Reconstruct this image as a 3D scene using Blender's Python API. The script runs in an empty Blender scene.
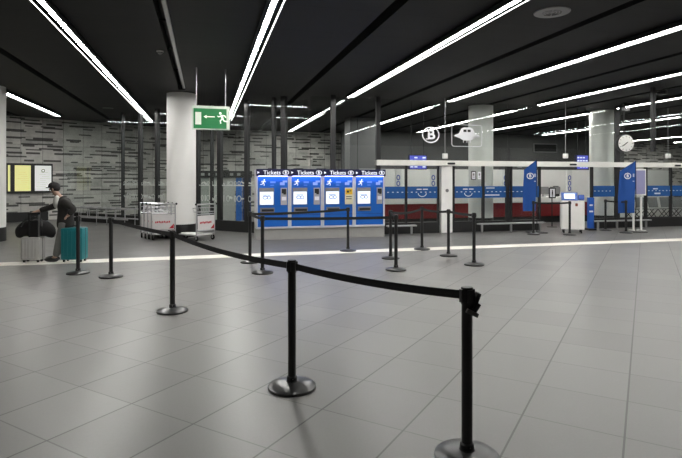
import bpy, bmesh, math, random
from mathutils import Vector, Matrix, Euler
random.seed(7)
C = bpy.context.scene
COL = C.collection
PI = math.pi

# ------------------------------------------------------------------ camera
YAW = math.radians(14.66)
FPX, CX, HY, EYE = 520.0, 341.0, 180.0, 1.6
cam_d = bpy.data.cameras.new('camera')
cam = bpy.data.objects.new('camera', cam_d); COL.objects.link(cam)
cam.location = (0, 0, EYE)
cam.rotation_euler = (PI/2, 0, -YAW)
cam_d.sensor_width = 36.0
cam_d.lens = FPX/682*36
cam_d.shift_y = -(229-HY)/682
cam_d.clip_end = 200
C.camera = cam
# ------------------------------------------------------------------ world, exposure
w = bpy.data.worlds.new('night'); C.world = w; w.use_nodes = True
w.node_tree.nodes['Background'].inputs[0].default_value = (0.02, 0.02, 0.022, 1)
w.node_tree.nodes['Background'].inputs[1].default_value = 0.3
C.view_settings.view_transform = 'Standard'
C.view_settings.look = 'None'
C.view_settings.gamma = 1
C.view_settings.use_curve_mapping = False
C.view_settings.exposure = 0.27
STRIP_POWER = 68.0         # the ceiling strip lights

# ------------------------------------------------------------------ measuring helpers (place coordinates)
FV = Vector((math.sin(YAW), math.cos(YAW), 0)); RV = Vector((math.cos(YAW), -math.sin(YAW), 0))
def ray(px): return FV + RV*((px-CX)/FPX)
def atY(px, Y, py=None):
    d = ray(px); t = Y/d.y; p = d*t
    p.z = 0 if py is None else EYE + (HY-py)*t/FPX
    return p
def floor_at(px, py):
    t = EYE*FPX/(py-HY); p = ray(px)*t; p.z = 0
    return p
def at_depth(px, t, py):
    p = ray(px)*t; p.z = EYE+(HY-py)*t/FPX
    return p

# ------------------------------------------------------------------ materials
MATS = {}
def nd(nt, typ, **kw):
    n = nt.nodes.new(typ)
    for k, v in kw.items(): setattr(n, k, v)
    return n
def mat(name, col, rough=0.5, metal=0.0, var=0.08, scale=6.0, emit=None, emit_s=0.0, spec=0.5, coat=0.0, bump=0.0):
    if name in MATS: return MATS[name]
    m = bpy.data.materials.new(name); m.use_nodes = True
    nt = m.node_tree; b = nt.nodes['Principled BSDF']
    tc = nd(nt, 'ShaderNodeTexCoord')
    nz = nd(nt, 'ShaderNodeTexNoise'); nz.inputs['Scale'].default_value = scale; nz.inputs['Detail'].default_value = 4
    nt.links.new(tc.outputs['Object'], nz.inputs['Vector'])
    mx = nd(nt, 'ShaderNodeMix', data_type='RGBA')
    c1 = [max(0, c*(1-var)) for c in col]+[1]; c2 = [min(1, c*(1+var)) for c in col]+[1]
    mx.inputs[6].default_value = c1; mx.inputs[7].default_value = c2
    nt.links.new(nz.outputs['Fac'], mx.inputs[0])
    nt.links.new(mx.outputs[2], b.inputs['Base Color'])
    b.inputs['Roughness'].default_value = rough
    b.inputs['Metallic'].default_value = metal
    b.inputs['Specular IOR Level'].default_value = spec
    b.inputs['Coat Weight'].default_value = coat
    if emit is not None:
        b.inputs['Emission Color'].default_value = (*emit, 1)
        b.inputs['Emission Strength'].default_value = emit_s
    if bump:
        bp = nd(nt, 'ShaderNodeBump'); bp.inputs['Strength'].default_value = bump
        nt.links.new(nz.outputs['Fac'], bp.inputs['Height']); nt.links.new(bp.outputs[0], b.inputs['Normal'])
    MATS[name] = m
    return m

def M2(nt, op, a, b=None, c=None):
    n = nd(nt, 'ShaderNodeMath', operation=op)
    for i, v in enumerate((a, b, c)):
        if v is None: continue
        if isinstance(v, (int, float)): n.inputs[i].default_value = v
        else: nt.links.new(v, n.inputs[i])
    return n.outputs[0]

TILE = 0.612
def floor_material():
    m = bpy.data.materials.new('grey_floor_tiles'); m.use_nodes = True
    nt = m.node_tree; b = nt.nodes['Principled BSDF']
    tc = nd(nt, 'ShaderNodeTexCoord'); sp = nd(nt, 'ShaderNodeSeparateXYZ')
    nt.links.new(tc.outputs['Object'], sp.inputs[0])
    x, y = sp.outputs[0], sp.outputs[1]
    ox, oy = 2.522, 3.545
    u0 = (ox+oy)/2**.5; v0 = (ox-oy)/2**.5
    u = M2(nt, 'DIVIDE', M2(nt, 'SUBTRACT', M2(nt, 'MULTIPLY', M2(nt, 'ADD', x, y), 2**-.5), u0), TILE)
    v = M2(nt, 'DIVIDE', M2(nt, 'SUBTRACT', M2(nt, 'MULTIPLY', M2(nt, 'SUBTRACT', x, y), 2**-.5), v0), TILE)
    def dist(a):
        f = M2(nt, 'FRACT', a)
        return M2(nt, 'MINIMUM', f, M2(nt, 'SUBTRACT', 1.0, f))
    ju = M2(nt, 'LESS_THAN', dist(u), 0.0075)
    jv = M2(nt, 'LESS_THAN', dist(v), 0.010)
    joint = M2(nt, 'MAXIMUM', M2(nt, 'MULTIPLY', ju, 0.65), M2(nt, 'MULTIPLY', jv, 0.9))
    wn = nd(nt, 'ShaderNodeTexWhiteNoise', noise_dimensions='2D')
    cb = nd(nt, 'ShaderNodeCombineXYZ')
    nt.links.new(M2(nt, 'FLOOR', u), cb.inputs[0]); nt.links.new(M2(nt, 'FLOOR', v), cb.inputs[1])
    nt.links.new(cb.outputs[0], wn.inputs['Vector'])
    nz = nd(nt, 'ShaderNodeTexNoise'); nz.inputs['Scale'].default_value = 0.9; nz.inputs['Detail'].default_value = 6
    nt.links.new(tc.outputs['Object'], nz.inputs['Vector'])
    nf = nd(nt, 'ShaderNodeTexNoise'); nf.inputs['Scale'].default_value = 60; nf.inputs['Detail'].default_value = 3
    nt.links.new(tc.outputs['Object'], nf.inputs['Vector'])
    val = M2(nt, 'ADD', M2(nt, 'MULTIPLY', wn.outputs['Value'], 0.05), M2(nt, 'MULTIPLY', nz.outputs['Fac'], 0.12))
    val = M2(nt, 'ADD', val, M2(nt, 'MULTIPLY', nf.outputs['Fac'], 0.05))
    val = M2(nt, 'ADD', M2(nt, 'MULTIPLY', val, 0.55), 0.12)
    val = M2(nt, 'MULTIPLY', val, M2(nt, 'SUBTRACT', 1.0, M2(nt, 'MULTIPLY', joint, 0.75)))
    # beyond the white line the floor colour is darker
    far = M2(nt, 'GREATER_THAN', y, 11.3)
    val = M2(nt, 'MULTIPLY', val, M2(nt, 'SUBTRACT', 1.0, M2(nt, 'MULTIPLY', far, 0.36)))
    cc = nd(nt, 'ShaderNodeCombineColor')
    nt.links.new(M2(nt, 'MULTIPLY', val, 1.0), cc.inputs[0])
    nt.links.new(M2(nt, 'MULTIPLY', val, 0.975), cc.inputs[1])
    nt.links.new(M2(nt, 'MULTIPLY', val, 0.93), cc.inputs[2])
    nt.links.new(cc.outputs[0], b.inputs['Base Color'])
    r = M2(nt, 'ADD', 0.30, M2(nt, 'MULTIPLY', nz.outputs['Fac'], 0.12))
    nt.links.new(r, b.inputs['Roughness'])
    b.inputs['Specular IOR Level'].default_value = 0.5
    return m

def ceiling_material():
    m = bpy.data.materials.new('charcoal_ceiling_panels'); m.use_nodes = True
    nt = m.node_tree; b = nt.nodes['Principled BSDF']
    tc = nd(nt, 'ShaderNodeTexCoord'); sp = nd(nt, 'ShaderNodeSeparateXYZ')
    nt.links.new(tc.outputs['Object'], sp.inputs[0])
    f = M2(nt, 'FRACT', M2(nt, 'DIVIDE', sp.outputs[1], 1.2))
    seam = M2(nt, 'LESS_THAN', f, 0.012)
    wn = nd(nt, 'ShaderNodeTexWhiteNoise', noise_dimensions='1D')
    nt.links.new(M2(nt, 'FLOOR', M2(nt, 'DIVIDE', sp.outputs[1], 1.2)), wn.inputs['W'])
    nz = nd(nt, 'ShaderNodeTexNoise'); nz.inputs['Scale'].default_value = 1.5; nz.inputs['Detail'].default_value = 4
    mp = nd(nt, 'ShaderNodeMapping'); mp.inputs['Scale'].default_value = (0.35, 2.2, 1)
    nt.links.new(tc.outputs['Object'], mp.inputs[0]); nt.links.new(mp.outputs[0], nz.inputs['Vector'])
    v = M2(nt, 'ADD', 0.014, M2(nt, 'ADD', M2(nt, 'MULTIPLY', wn.outputs['Value'], 0.003), M2(nt, 'MULTIPLY', nz.outputs['Fac'], 0.007)))
    v = M2(nt, 'MULTIPLY', v, M2(nt, 'SUBTRACT', 1.0, M2(nt, 'MULTIPLY', seam, 0.5)))
    cc = nd(nt, 'ShaderNodeCombineColor')
    for i in range(3): nt.links.new(v, cc.inputs[i])
    nt.links.new(cc.outputs[0], b.inputs['Base Color'])
    b.inputs['Roughness'].default_value = 0.6
    b.inputs['Specular IOR Level'].default_value = 0.2
    return m

def stone_material():
    """cladding of tall stone panels with irregular dark open slots"""
    m = bpy.data.materials.new('slotted_stone_cladding'); m.use_nodes = True
    nt = m.node_tree; b = nt.nodes['Principled BSDF']
    tc = nd(nt, 'ShaderNodeTexCoord'); sp = nd(nt, 'ShaderNodeSeparateXYZ')
    nt.links.new(tc.outputs['Object'], sp.inputs[0])
    u, z = sp.outputs[0], sp.outputs[2]
    masks = []
    for (rh, cl, seed, prob, th) in ((0.165, 1.25, 3.1, 0.55, 0.34), (0.29, 0.95, 11.7, 0.46, 0.26), (0.23, 0.75, 27.3, 0.36, 0.2)):
        zr = M2(nt, 'DIVIDE', z, rh); r = M2(nt, 'FLOOR', zr)
        wr = nd(nt, 'ShaderNodeTexWhiteNoise', noise_dimensions='1D'); nt.links.new(M2(nt, 'ADD', r, seed), wr.inputs['W'])
        uu = M2(nt, 'ADD', M2(nt, 'DIVIDE', u, cl), M2(nt, 'MULTIPLY', wr.outputs['Value'], 7.0))
        c = M2(nt, 'FLOOR', uu); f = M2(nt, 'FRACT', uu)
        cb = nd(nt, 'ShaderNodeCombineXYZ'); nt.links.new(c, cb.inputs[0]); nt.links.new(M2(nt, 'ADD', r, seed*2), cb.inputs[1])
        wc = nd(nt, 'ShaderNodeTexWhiteNoise', noise_dimensions='2D'); nt.links.new(cb.outputs[0], wc.inputs['Vector'])
        on = M2(nt, 'LESS_THAN', wc.outputs['Value'], prob)
        sc = nd(nt, 'ShaderNodeSeparateColor'); nt.links.new(wc.outputs['Color'], sc.inputs[0])
        a0 = M2(nt, 'MULTIPLY', sc.outputs[1], 0.4); a1 = M2(nt, 'ADD', 0.6, M2(nt, 'MULTIPLY', sc.outputs[2], 0.4))
        inu = M2(nt, 'MULTIPLY', M2(nt, 'GREATER_THAN', f, a0), M2(nt, 'LESS_THAN', f, a1))
        inz = M2(nt, 'LESS_THAN', M2(nt, 'FRACT', zr), th)
        masks.append(M2(nt, 'MULTIPLY', M2(nt, 'MULTIPLY', on, inu), inz))
    slot = M2(nt, 'MAXIMUM', M2(nt, 'MAXIMUM', masks[0], masks[1]), masks[2])
    up = M2(nt, 'DIVIDE', u, 0.76)
    vj = M2(nt, 'LESS_THAN', M2(nt, 'FRACT', up), 0.025)
    zj = M2(nt, 'LESS_THAN', M2(nt, 'FRACT', M2(nt, 'DIVIDE', z, 0.99)), 0.012)
    line = M2(nt, 'MAXIMUM', vj, zj)
    cb = nd(nt, 'ShaderNodeCombineXYZ')
    nt.links.new(M2(nt, 'FLOOR', up), cb.inputs[0]); nt.links.new(M2(nt, 'FLOOR', M2(nt, 'DIVIDE', z, 0.33)), cb.inputs[1])
    wp = nd(nt, 'ShaderNodeTexWhiteNoise', noise_dimensions='2D'); nt.links.new(cb.outputs[0], wp.inputs['Vector'])
    nz = nd(nt, 'ShaderNodeTexNoise'); nz.inputs['Scale'].default_value = 2.6; nz.inputs['Detail'].default_value = 9; nz.inputs['Roughness'].default_value = 0.75
    nt.links.new(tc.outputs['Object'], nz.inputs['Vector'])
    v = M2(nt, 'ADD', 0.09, M2(nt, 'ADD', M2(nt, 'MULTIPLY', wp.outputs['Value'], 0.2), M2(nt, 'MULTIPLY', nz.outputs['Fac'], 0.66)))
    v = M2(nt, 'MULTIPLY', v, M2(nt, 'SUBTRACT', 1.0, M2(nt, 'MULTIPLY', line, 0.55)))
    v = M2(nt, 'MULTIPLY', v, M2(nt, 'SUBTRACT', 1.0, M2(nt, 'MULTIPLY', slot, 0.82)))
    cc = nd(nt, 'ShaderNodeCombineColor')
    for i, k in enumerate((1.0, 0.98, 0.92)): nt.links.new(M2(nt, 'MULTIPLY', v, k), cc.inputs[i])
    nt.links.new(cc.outputs[0], b.inputs['Base Color'])
    b.inputs['Roughness'].default_value = 0.8
    bp = nd(nt, 'ShaderNodeBump'); bp.inputs['Strength'].default_value = 0.5; bp.inputs['Distance'].default_value = 0.02
    nt.links.new(M2(nt, 'SUBTRACT', nz.outputs['Fac'], M2(nt, 'MULTIPLY', slot, 1.5)), bp.inputs['Height'])
    nt.links.new(bp.outputs[0], b.inputs['Normal'])
    return m

def glass_material(name, tint=(0.93, 0.95, 0.94), boost=1.0):
    m = bpy.data.materials.new(name); m.use_nodes = True
    nt = m.node_tree; nt.nodes.clear()
    out = nd(nt, 'ShaderNodeOutputMaterial')
    tr = nd(nt, 'ShaderNodeBsdfTransparent'); tr.inputs[0].default_value = (*tint, 1)
    gl = nd(nt, 'ShaderNodeBsdfGlossy'); gl.inputs['Roughness'].default_value = 0.0
    gl.inputs[0].default_value = (0.95, 0.97, 1, 1)
    fr = nd(nt, 'ShaderNodeFresnel')
    ge = nd(nt, 'ShaderNodeNewGeometry')   # same reflectance on the way in and out of the thin pane
    nt.links.new(M2(nt, 'ADD', 1.52, M2(nt, 'MULTIPLY', ge.outputs['Backfacing'], 1/1.52-1.52)), fr.inputs[0])
    f = M2(nt, 'MULTIPLY', fr.outputs[0], boost)
    mx = nd(nt, 'ShaderNodeMixShader')
    nt.links.new(f, mx.inputs[0]); nt.links.new(tr.outputs[0], mx.inputs[1]); nt.links.new(gl.outputs[0], mx.inputs[2])
    nt.links.new(mx.outputs[0], out.inputs[0])
    return m

FLOOR = floor_material(); CEIL = ceiling_material(); STONE = stone_material()
GLASS = glass_material("clear_glass", boost=0.5)
BLACK = mat('black_powder_coat', (0.012, 0.012, 0.012), 0.42)
BLACKP = mat('black_plastic', (0.014, 0.014, 0.014), 0.35)
BELT = mat('black_webbing', (0.014, 0.014, 0.014), 0.8, scale=80, bump=0.1)
DARKF = mat('dark_frame_metal', (0.022, 0.022, 0.023), 0.4, 0.2)
PLINTH = mat('dark_plinth', (0.012, 0.012, 0.012), 0.5)
WHITE = mat('white_enamel', (0.85, 0.84, 0.81), 0.4)
PAINT = mat('off_white_paint', (0.8, 0.79, 0.76), 0.7, scale=2)
BEAMW = mat('white_beam_paint', (0.86, 0.85, 0.79), 0.5)
GREY = mat('grey_paint', (0.22, 0.22, 0.22), 0.6)
MIDG = mat('dark_grey_wall_paint', (0.10, 0.10, 0.10), 0.7)
STEEL = mat('brushed_steel', (0.5, 0.5, 0.5), 0.3, 1.0)
ALU = mat('satin_aluminium', (0.45, 0.45, 0.46), 0.35, 0.6)
BLUE = mat('blue_panel', (0.008, 0.125, 0.52), 0.35)
BAND = mat('blue_film', (0.008, 0.085, 0.29), 0.45)
FLAGB = mat('blue_flag_cloth', (0.008, 0.07, 0.30), 0.8, scale=4)
NAVY = mat('navy_header', (0.015, 0.015, 0.07), 0.3)
SIGNW = mat('white_print', (0.85, 0.85, 0.88), 0.5)
LITW = mat('lit_white_print', (0.8, 0.8, 0.85), 0.5, emit=(0.85, 0.9, 1), emit_s=0.55)
SCREEN = mat('lit_screen', (0.5, 0.5, 0.55), 0.2, emit=(0.8, 0.9, 1.0), emit_s=0.85)
RED = mat('red_laminate', (0.20, 0.012, 0.014), 0.4)
REDP = mat('red_print', (0.5, 0.01, 0.03), 0.5)
RUBBER = mat('black_rubber', (0.01, 0.01, 0.01), 0.8)
COLUMN = mat('pale_column_plaster', (0.80, 0.79, 0.765), 0.5, var=0.04, scale=1.5)
STRIPE = mat('white_floor_line', (0.8, 0.77, 0.7), 0.5, scale=3)
DIFF = mat('strip_diffuser', (0.8, 0.8, 0.8), 0.5, emit=(1.0, 0.985, 0.95), emit_s=STRIP_POWER)
SLIM = mat('slim_diffuser_glow', (0.8, 0.8, 0.8), 0.5, emit=(1.0, 0.985, 0.95), emit_s=7.0)
TROUGH = mat('grey_light_fin', (0.09, 0.09, 0.09), 0.6)

# ------------------------------------------------------------------ mesh helpers
class MB:
    def __init__(s): s.bm = bmesh.new(); s.mi = 0; s.mats = []
    def use(s, m):
        if m not in s.mats: s.mats.append(m)
        s.mi = s.mats.index(m); return s
    def _fin(s, faces):
        for f in faces: f.material_index = s.mi
    def box(s, c, d, rz=0.0, rx=0.0, ry=0.0):
        R = Euler((rx, ry, rz)).to_matrix(); c = Vector(c); vs = []
        for x in (-.5, .5):
            for y in (-.5, .5):
                for z in (-.5, .5):
                    vs.append(s.bm.verts.new(c + R @ Vector((x*d[0], y*d[1], z*d[2]))))
        ids = ((0,1,3,2), (4,6,7,5), (0,4,5,1), (2,3,7,6), (0,2,6,4), (1,5,7,3))
        s._fin([s.bm.faces.new([vs[i] for i in q]) for q in ids]); return s
    def rbox(s, c, d, r, n=4, rz=0.0):
        """box with rounded vertical edges seen from the front (XZ outline), extruded in Y"""
        pts = []
        hx, hz = d[0]/2, d[2]/2; r = min(r, hx*.99, hz*.99)
        for (sx, sz, a0) in ((1, 1, 0), (-1, 1, 90), (-1, -1, 180), (1, -1, 270)):
            for k in range(n+1):
                a = math.radians(a0+90*k/n)
                pts.append((sx*(hx-r)+r*math.cos(a), sz*(hz-r)+r*math.sin(a)))
        return s.prism(pts, -d[1]/2, d[1]/2, c, rz)
    def prism(s, pts, y0, y1, c=(0,0,0), rz=0.0):
        """outline in XZ extruded from y0 to y1"""
        R = Matrix.Rotation(rz, 3, 'Z'); c = Vector(c)
        a = [s.bm.verts.new(c + R @ Vector((p[0], y0, p[1]))) for p in pts]
        b = [s.bm.verts.new(c + R @ Vector((p[0], y1, p[1]))) for p in pts]
        n = len(pts); fs = [s.bm.faces.new(a), s.bm.faces.new(b[::-1])]
        for i in range(n): fs.append(s.bm.faces.new((a[i], b[i], b[(i+1) % n], a[(i+1) % n])))
        s._fin(fs); return s
    def slab(s, pts, z0, z1):
        a = [s.bm.verts.new((p[0], p[1], z0)) for p in pts]; b = [s.bm.verts.new((p[0], p[1], z1)) for p in pts]
        n = len(pts); fs = [s.bm.faces.new(a[::-1]), s.bm.faces.new(b)]
        for i in range(n): fs.append(s.bm.faces.new((a[i], a[(i+1) % n], b[(i+1) % n], b[i])))
        s._fin(fs); return s
    def tube(s, pts, r, seg=8, closed=False):
        pts = [Vector(p) for p in pts]; n = len(pts); rings = []
        rad = r if isinstance(r, (list, tuple)) else [r]*n
        up = None
        for i, p in enumerate(pts):
            if closed: t = pts[(i+1) % n]-pts[i-1]
            else: t = pts[min(i+1, n-1)]-pts[max(i-1, 0)]
            t.normalize()
            if up is None: up = Vector((0,0,1)) if abs(t.z) < .9 else Vector((1,0,0))
            a = t.cross(up)
            if a.length < 1e-4: a = t.orthogonal()
            a.normalize(); bb = a.cross(t); up = bb
            rings.append([s.bm.verts.new(p + (a*math.cos(2*PI*k/seg)+bb*math.sin(2*PI*k/seg))*rad[i]) for k in range(seg)])
        fs = []
        for i in range(n if closed else n-1):
            A, B = rings[i], rings[(i+1) % n]
            for k in range(seg): fs.append(s.bm.faces.new((A[k], A[(k+1) % seg], B[(k+1) % seg], B[k])))
        if not closed: fs += [s.bm.faces.new(rings[0][::-1]), s.bm.faces.new(rings[-1])]
        s._fin(fs); return s
    def lathe(s, prof, c=(0,0,0), seg=32, axis='Z'):
        c = Vector(c); rings = []
        for (r, h) in prof:
            ring = []
            for k in range(seg):
                a = 2*PI*k/seg
                v = Vector((r*math.cos(a), r*math.sin(a), h))
                if axis == 'Y': v = Vector((v.x, h, v.y))
                if axis == 'X': v = Vector((h, v.x, v.y))
                ring.append(s.bm.verts.new(c+v))
            rings.append(ring)
        fs = []
        for A, B in zip(rings, rings[1:]):
            for k in range(seg): fs.append(s.bm.faces.new((A[k], A[(k+1) % seg], B[(k+1) % seg], B[k])))
        if prof[0][0] > 1e-5: fs.append(s.bm.faces.new(rings[0][::-1]))
        if prof[-1][0] > 1e-5: fs.append(s.bm.faces.new(rings[-1]))
        s._fin(fs); return s
    def ell(s, c, r, seg=16, rings=10):
        prof = [(max(1e-4, math.sin(PI*i/rings)), -math.cos(PI*i/rings)) for i in range(rings+1)]
        n0 = len(s.bm.verts)
        s.lathe(prof, (0,0,0), seg)
        s.bm.verts.ensure_lookup_table()
        for v in s.bm.verts[n0:]: v.co = Vector((v.co.x*r[0]+c[0], v.co.y*r[1]+c[1], v.co.z*r[2]+c[2]))
        return s
    def ring2d(s, rx, rz, t, y0, y1, c=(0,0,0), seg=32):
        """elliptical ring in the XZ plane"""
        c = Vector(c); vv = []
        for k in range(seg):
            a = 2*PI*k/seg; ca, sa = math.cos(a), math.sin(a)
            vv.append([s.bm.verts.new(c+Vector((q*ca, y, w*sa))) for (q, w, y) in ((rx, rz, y0), (rx-t, rz-t, y0), (rx-t, rz-t, y1), (rx, rz, y1))])
        fs = []
        for k in range(seg):
            A, B = vv[k], vv[(k+1) % seg]
            for j in range(4): fs.append(s.bm.faces.new((A[j], B[j], B[(j+1) % 4], A[(j+1) % 4])))
        s._fin(fs); return s
    def build(s, name, m=None, parent=None, smooth=False, bevel=0.0):
        bmesh.ops.recalc_face_normals(s.bm, faces=s.bm.faces)
        if bevel:
            es = [e for e in s.bm.edges if len(e.link_faces) == 2 and e.calc_face_angle(0) > .6]
            bmesh.ops.bevel(s.bm, geom=es, offset=bevel, segments=2, affect='EDGES', profile=.5)
        me = bpy.data.meshes.new(name); s.bm.to_mesh(me); s.bm.free()
        for mm in (s.mats or [m]): me.materials.append(mm)
        if smooth:
            me.polygons.foreach_set('use_smooth', [True]*len(me.polygons))
            try: me.set_sharp_from_angle(angle=math.radians(40))
            except Exception: pass
        o = bpy.data.objects.new(name, me); COL.objects.link(o)
        if parent: o.parent = parent
        return o
def tag(o, label=None, cat=None, group=None, kind=None):
    if label: o['label'] = label
    if cat: o['category'] = cat
    if group: o['group'] = group
    if kind: o['kind'] = kind
    return o
def empty(name, loc=(0,0,0), rz=0.0):
    o = bpy.data.objects.new(name, None); COL.objects.link(o)
    o.empty_display_size = 0.1
    o.location = loc; o.rotation_euler = (0, 0, rz); return o
def kids(o): return [c for c in COL.objects if c.parent == o]
def copy_tree(o, parent=None):
    c = o.copy(); COL.objects.link(c); c.parent = parent
    for ch in kids(o): copy_tree(ch, c)
    return c
def text_mesh(body, size, name, m, parent, loc, rot=(PI/2,0,0), depth=0.003, align='CENTER', sx=1.0, bold=0.0):
    cu = bpy.data.curves.new(name, 'FONT'); cu.body = body; cu.size = size; cu.extrude = depth
    cu.align_x = align; cu.align_y = 'CENTER'; cu.offset = bold
    t = bpy.data.objects.new(name, cu); COL.objects.link(t)
    bpy.context.view_layer.update()
    me = bpy.data.meshes.new_from_object(t.evaluated_get(bpy.context.evaluated_depsgraph_get()))
    COL.objects.unlink(t); bpy.data.objects.remove(t); bpy.data.curves.remove(cu)
    me.materials.clear(); me.materials.append(m)
    o = bpy.data.objects.new(name, me); COL.objects.link(o); o.parent = parent
    o.location = loc; o.rotation_euler = rot; o.scale = (sx, 1, 1)
    return o

# ================================================================== THE SETTING
CZ = 4.05
XL, XR, YB, YF = -16.0, 36.0, -6.0, 31.0
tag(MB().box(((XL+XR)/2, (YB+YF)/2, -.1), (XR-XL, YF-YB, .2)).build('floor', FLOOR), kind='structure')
# ceiling slabs between the open slots
SLOTS = [-6.9, -3.74, -0.6, 2.6, 5.72, 8.9, 12.0, 15.1, 18.2, 21.3]
c = MB(); prev = XL
for sx in SLOTS:
    c.box(((prev+sx-.09)/2, (YB+YF)/2, CZ+.1), (sx-.09-prev, YF-YB, .2)); prev = sx+.09
c.box(((prev+XR)/2, (YB+YF)/2, CZ+.1), (XR-prev, YF-YB, .2))
c.build('ceiling', CEIL)['kind'] = 'structure'
tag(MB().box(((XL+XR)/2, (YB+YF)/2, CZ+.5), (XR-XL, YF-YB, .2)).build('trim_1', PLINTH), kind='structure')
tag(MB().box(((XL+27)/2, 11.18, .002), (27-XL, .46, .004)).build('trim_2', STRIPE), kind='structure')

def wall_seg(name, p0, p1, m, h=CZ, th=.25):
    p0 = Vector((*p0, 0)); p1 = Vector((*p1, 0)); d = p1-p0; L = d.length
    o = MB().box((L/2, th/2, h/2), (L, th, h)).build(name, m)
    o.location = p0; o.rotation_euler = (0, 0, math.atan2(d.y, d.x)); o['kind'] = 'structure'
    return o
wall_seg('wall_left', (-16.0, 17.05), (-1.6, 25.7), STONE)
wall_seg('wall_back', (-1.6, 25.7), (36.0, 28.5), STONE)
wall_seg('wall_inner', (6.6, 25.0), (23.5, 25.0), MIDG)
wall_seg('wall_side', (-15.9, YB), (-15.9, 17.0), PAINT)
wall_seg('wall_front', (XR, YB), (XL, YB), PAINT)
wall_seg('wall_right', (35.9, 28.4), (35.9, YB), PAINT)
# dark plinth along the stone wall
wall_seg('baseboard_left', (-16.0, 16.85), (-6.0, 22.85), PLINTH, .36, .12)

# columns
GY = 14.55
def column(X, Y, label):
    t = empty('column', (X, Y, 0)); tag(t, label, 'column', 'round columns of the hall')
    MB().lathe([(.4, .36), (.4, CZ-.002)], seg=48).build('shaft', COLUMN, t, True)
    MB().lathe([(.405, 0), (.405, .36)], seg=48).build('base', PLINTH, t, True)
column(-5.49, 15.5, 'white round column cut off by the left edge of the photo')
column(-.65, 15.5, 'white round column behind the luggage trolleys, left of the green sign')
column(8.87, 15.55, 'pale round column behind glass, beside the aeroplane-like emblem')
column(13.65, 15.55, 'pale round column behind glass, just left of the clock')

# ---- angled glass wall  (X+Y = 17.4)
def on45(px):
    d = ray(px); t = 17.4/(d.x+d.y); p = d*t; p.z = 0; return p
W1 = empty('window_1', (-5.5, 22.9, 0), -PI/4); W1['kind'] = 'structure'
def s45(px): return (on45(px)-Vector((-5.5, 22.9, 0))).length
send = (Vector((2.85, 14.55, 0))-Vector((-5.5, 22.9, 0))).length
posts45 = [(s45(123), .05), (s45(140.5), .13), (s45(157.5), .13), (s45(198), .13), (s45(212), .05), (s45(220), .15), (s45(247), .13),
           (s45(274), .08), (s45(284), .16)]
for s_, wd in posts45:
    MB().box((s_, 0, CZ/2), (wd, .12, CZ-.01)).build('mullion', DARKF, W1)
edges = [0]+[p[0] for p in posts45]+[send]
for a, b in zip(edges, edges[1:]):
    MB().box(((a+b)/2, 0, (.33+CZ)/2-.075), (b-a-.06, .012, CZ-.33-.15)).build('glass_pane', GLASS, W1)
MB().box((send/2, 0, .165), (send, .14, .33)).build('plinth', PLINTH, W1)
FROST = mat('frosted_film', (0.55, 0.58, 0.55), 0.9)
f = MB()
s_ = s45(123)+.1
while s_ < s45(262):
    for zc_, hh in ((1.5, .13), (1.02, .2)):
        k = random.random(); wd = random.uniform(.06, .16)
        if k < .4: f.ring2d(wd*.6, hh*.5, .022, -.012, -.008, (s_, 0, zc_), 14)
        elif k < .75: f.box((s_, -.01, zc_+random.uniform(-.03, .03)), (wd, .004, hh*random.uniform(.2, .5)), ry=random.uniform(-.5, .5))
        else: f.box((s_, -.01, zc_), (.03, .004, hh))
    f.box((s_, -.01, 1.43), (.15, .004, .035))
    s_ += random.uniform(.11, .19)
f.build('frosted_pattern', FROST, W1)

# ---- straight glass wall  (Y = 14.55)
W2 = empty('window_2', (2.85, GY, 0)); W2['kind'] = 'structure'
def gx(px): return atY(px, GY).x-2.85
def gz(px, py): return atY(px, GY, py).z
BEAM0, BEAM1 = 2.03, 2.19
def mull(px, wd, z0, z1, m=DARKF):
    MB().box((gx(px), 0, (z0+z1)/2), (wd, .09, z1-z0)).build('mullion', m, W2)
for px, wd in ((333, .15), (378, .13)): mull(px, wd, 0, CZ-.005)
for px, wd in ((406, .06), (438, .05), (453.2, .06), (483, .07), (507.2, .11), (510.8, .06), (539.3, .06), (591.5, .07), (645.6, .07), (670.5, .06)):
    mull(px, wd, .33, BEAM0)
mull(617, .16, 0, CZ-.005)
def pane(x0, x1, z0, z1):
    MB().box(((x0+x1)/2, 0, (z0+z1)/2), (x1-x0-.02, .012, z1-z0)).build('glass_pane', GLASS, W2)
XEND = 24.0
pane(.05, gx(333)-.08, .33, CZ-.05)
pane(gx(333)+.08, gx(378)-.07, .33, CZ-.05)
ups = [gx(378)+.07, gx(438), gx(507.5), gx(565), gx(617)-.08]
for a, b in zip(ups, ups[1:]): pane(a, b, BEAM1+.005, CZ-.05)
ups = [gx(617)+.08, gx(655), gx(700), XEND]
for a, b in zip(ups, ups[1:]): pane(a, b, BEAM1+.005, CZ-.05)
lows = [(378, 406), (406, 438), (453.2, 483), (483, 507.2), (510.8, 539.3), (591.5, 617), (617, 645.6), (645.6, 670.5)]
for a, b in lows: pane(gx(a)+.05, gx(b)-.05, .33, BEAM0-.01)
pane(gx(670.5)+.04, XEND, .33, BEAM0-.01)
def plinth(x0, x1):
    MB().box(((x0+x1)/2, .02, .165), (x1-x0, .16, .33)).build('plinth', PLINTH, W2)
plinth(0, gx(438)+.02); plinth(gx(453.2)-.03, gx(539.3)+.03); plinth(gx(591.5)-.03, XEND)
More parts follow.
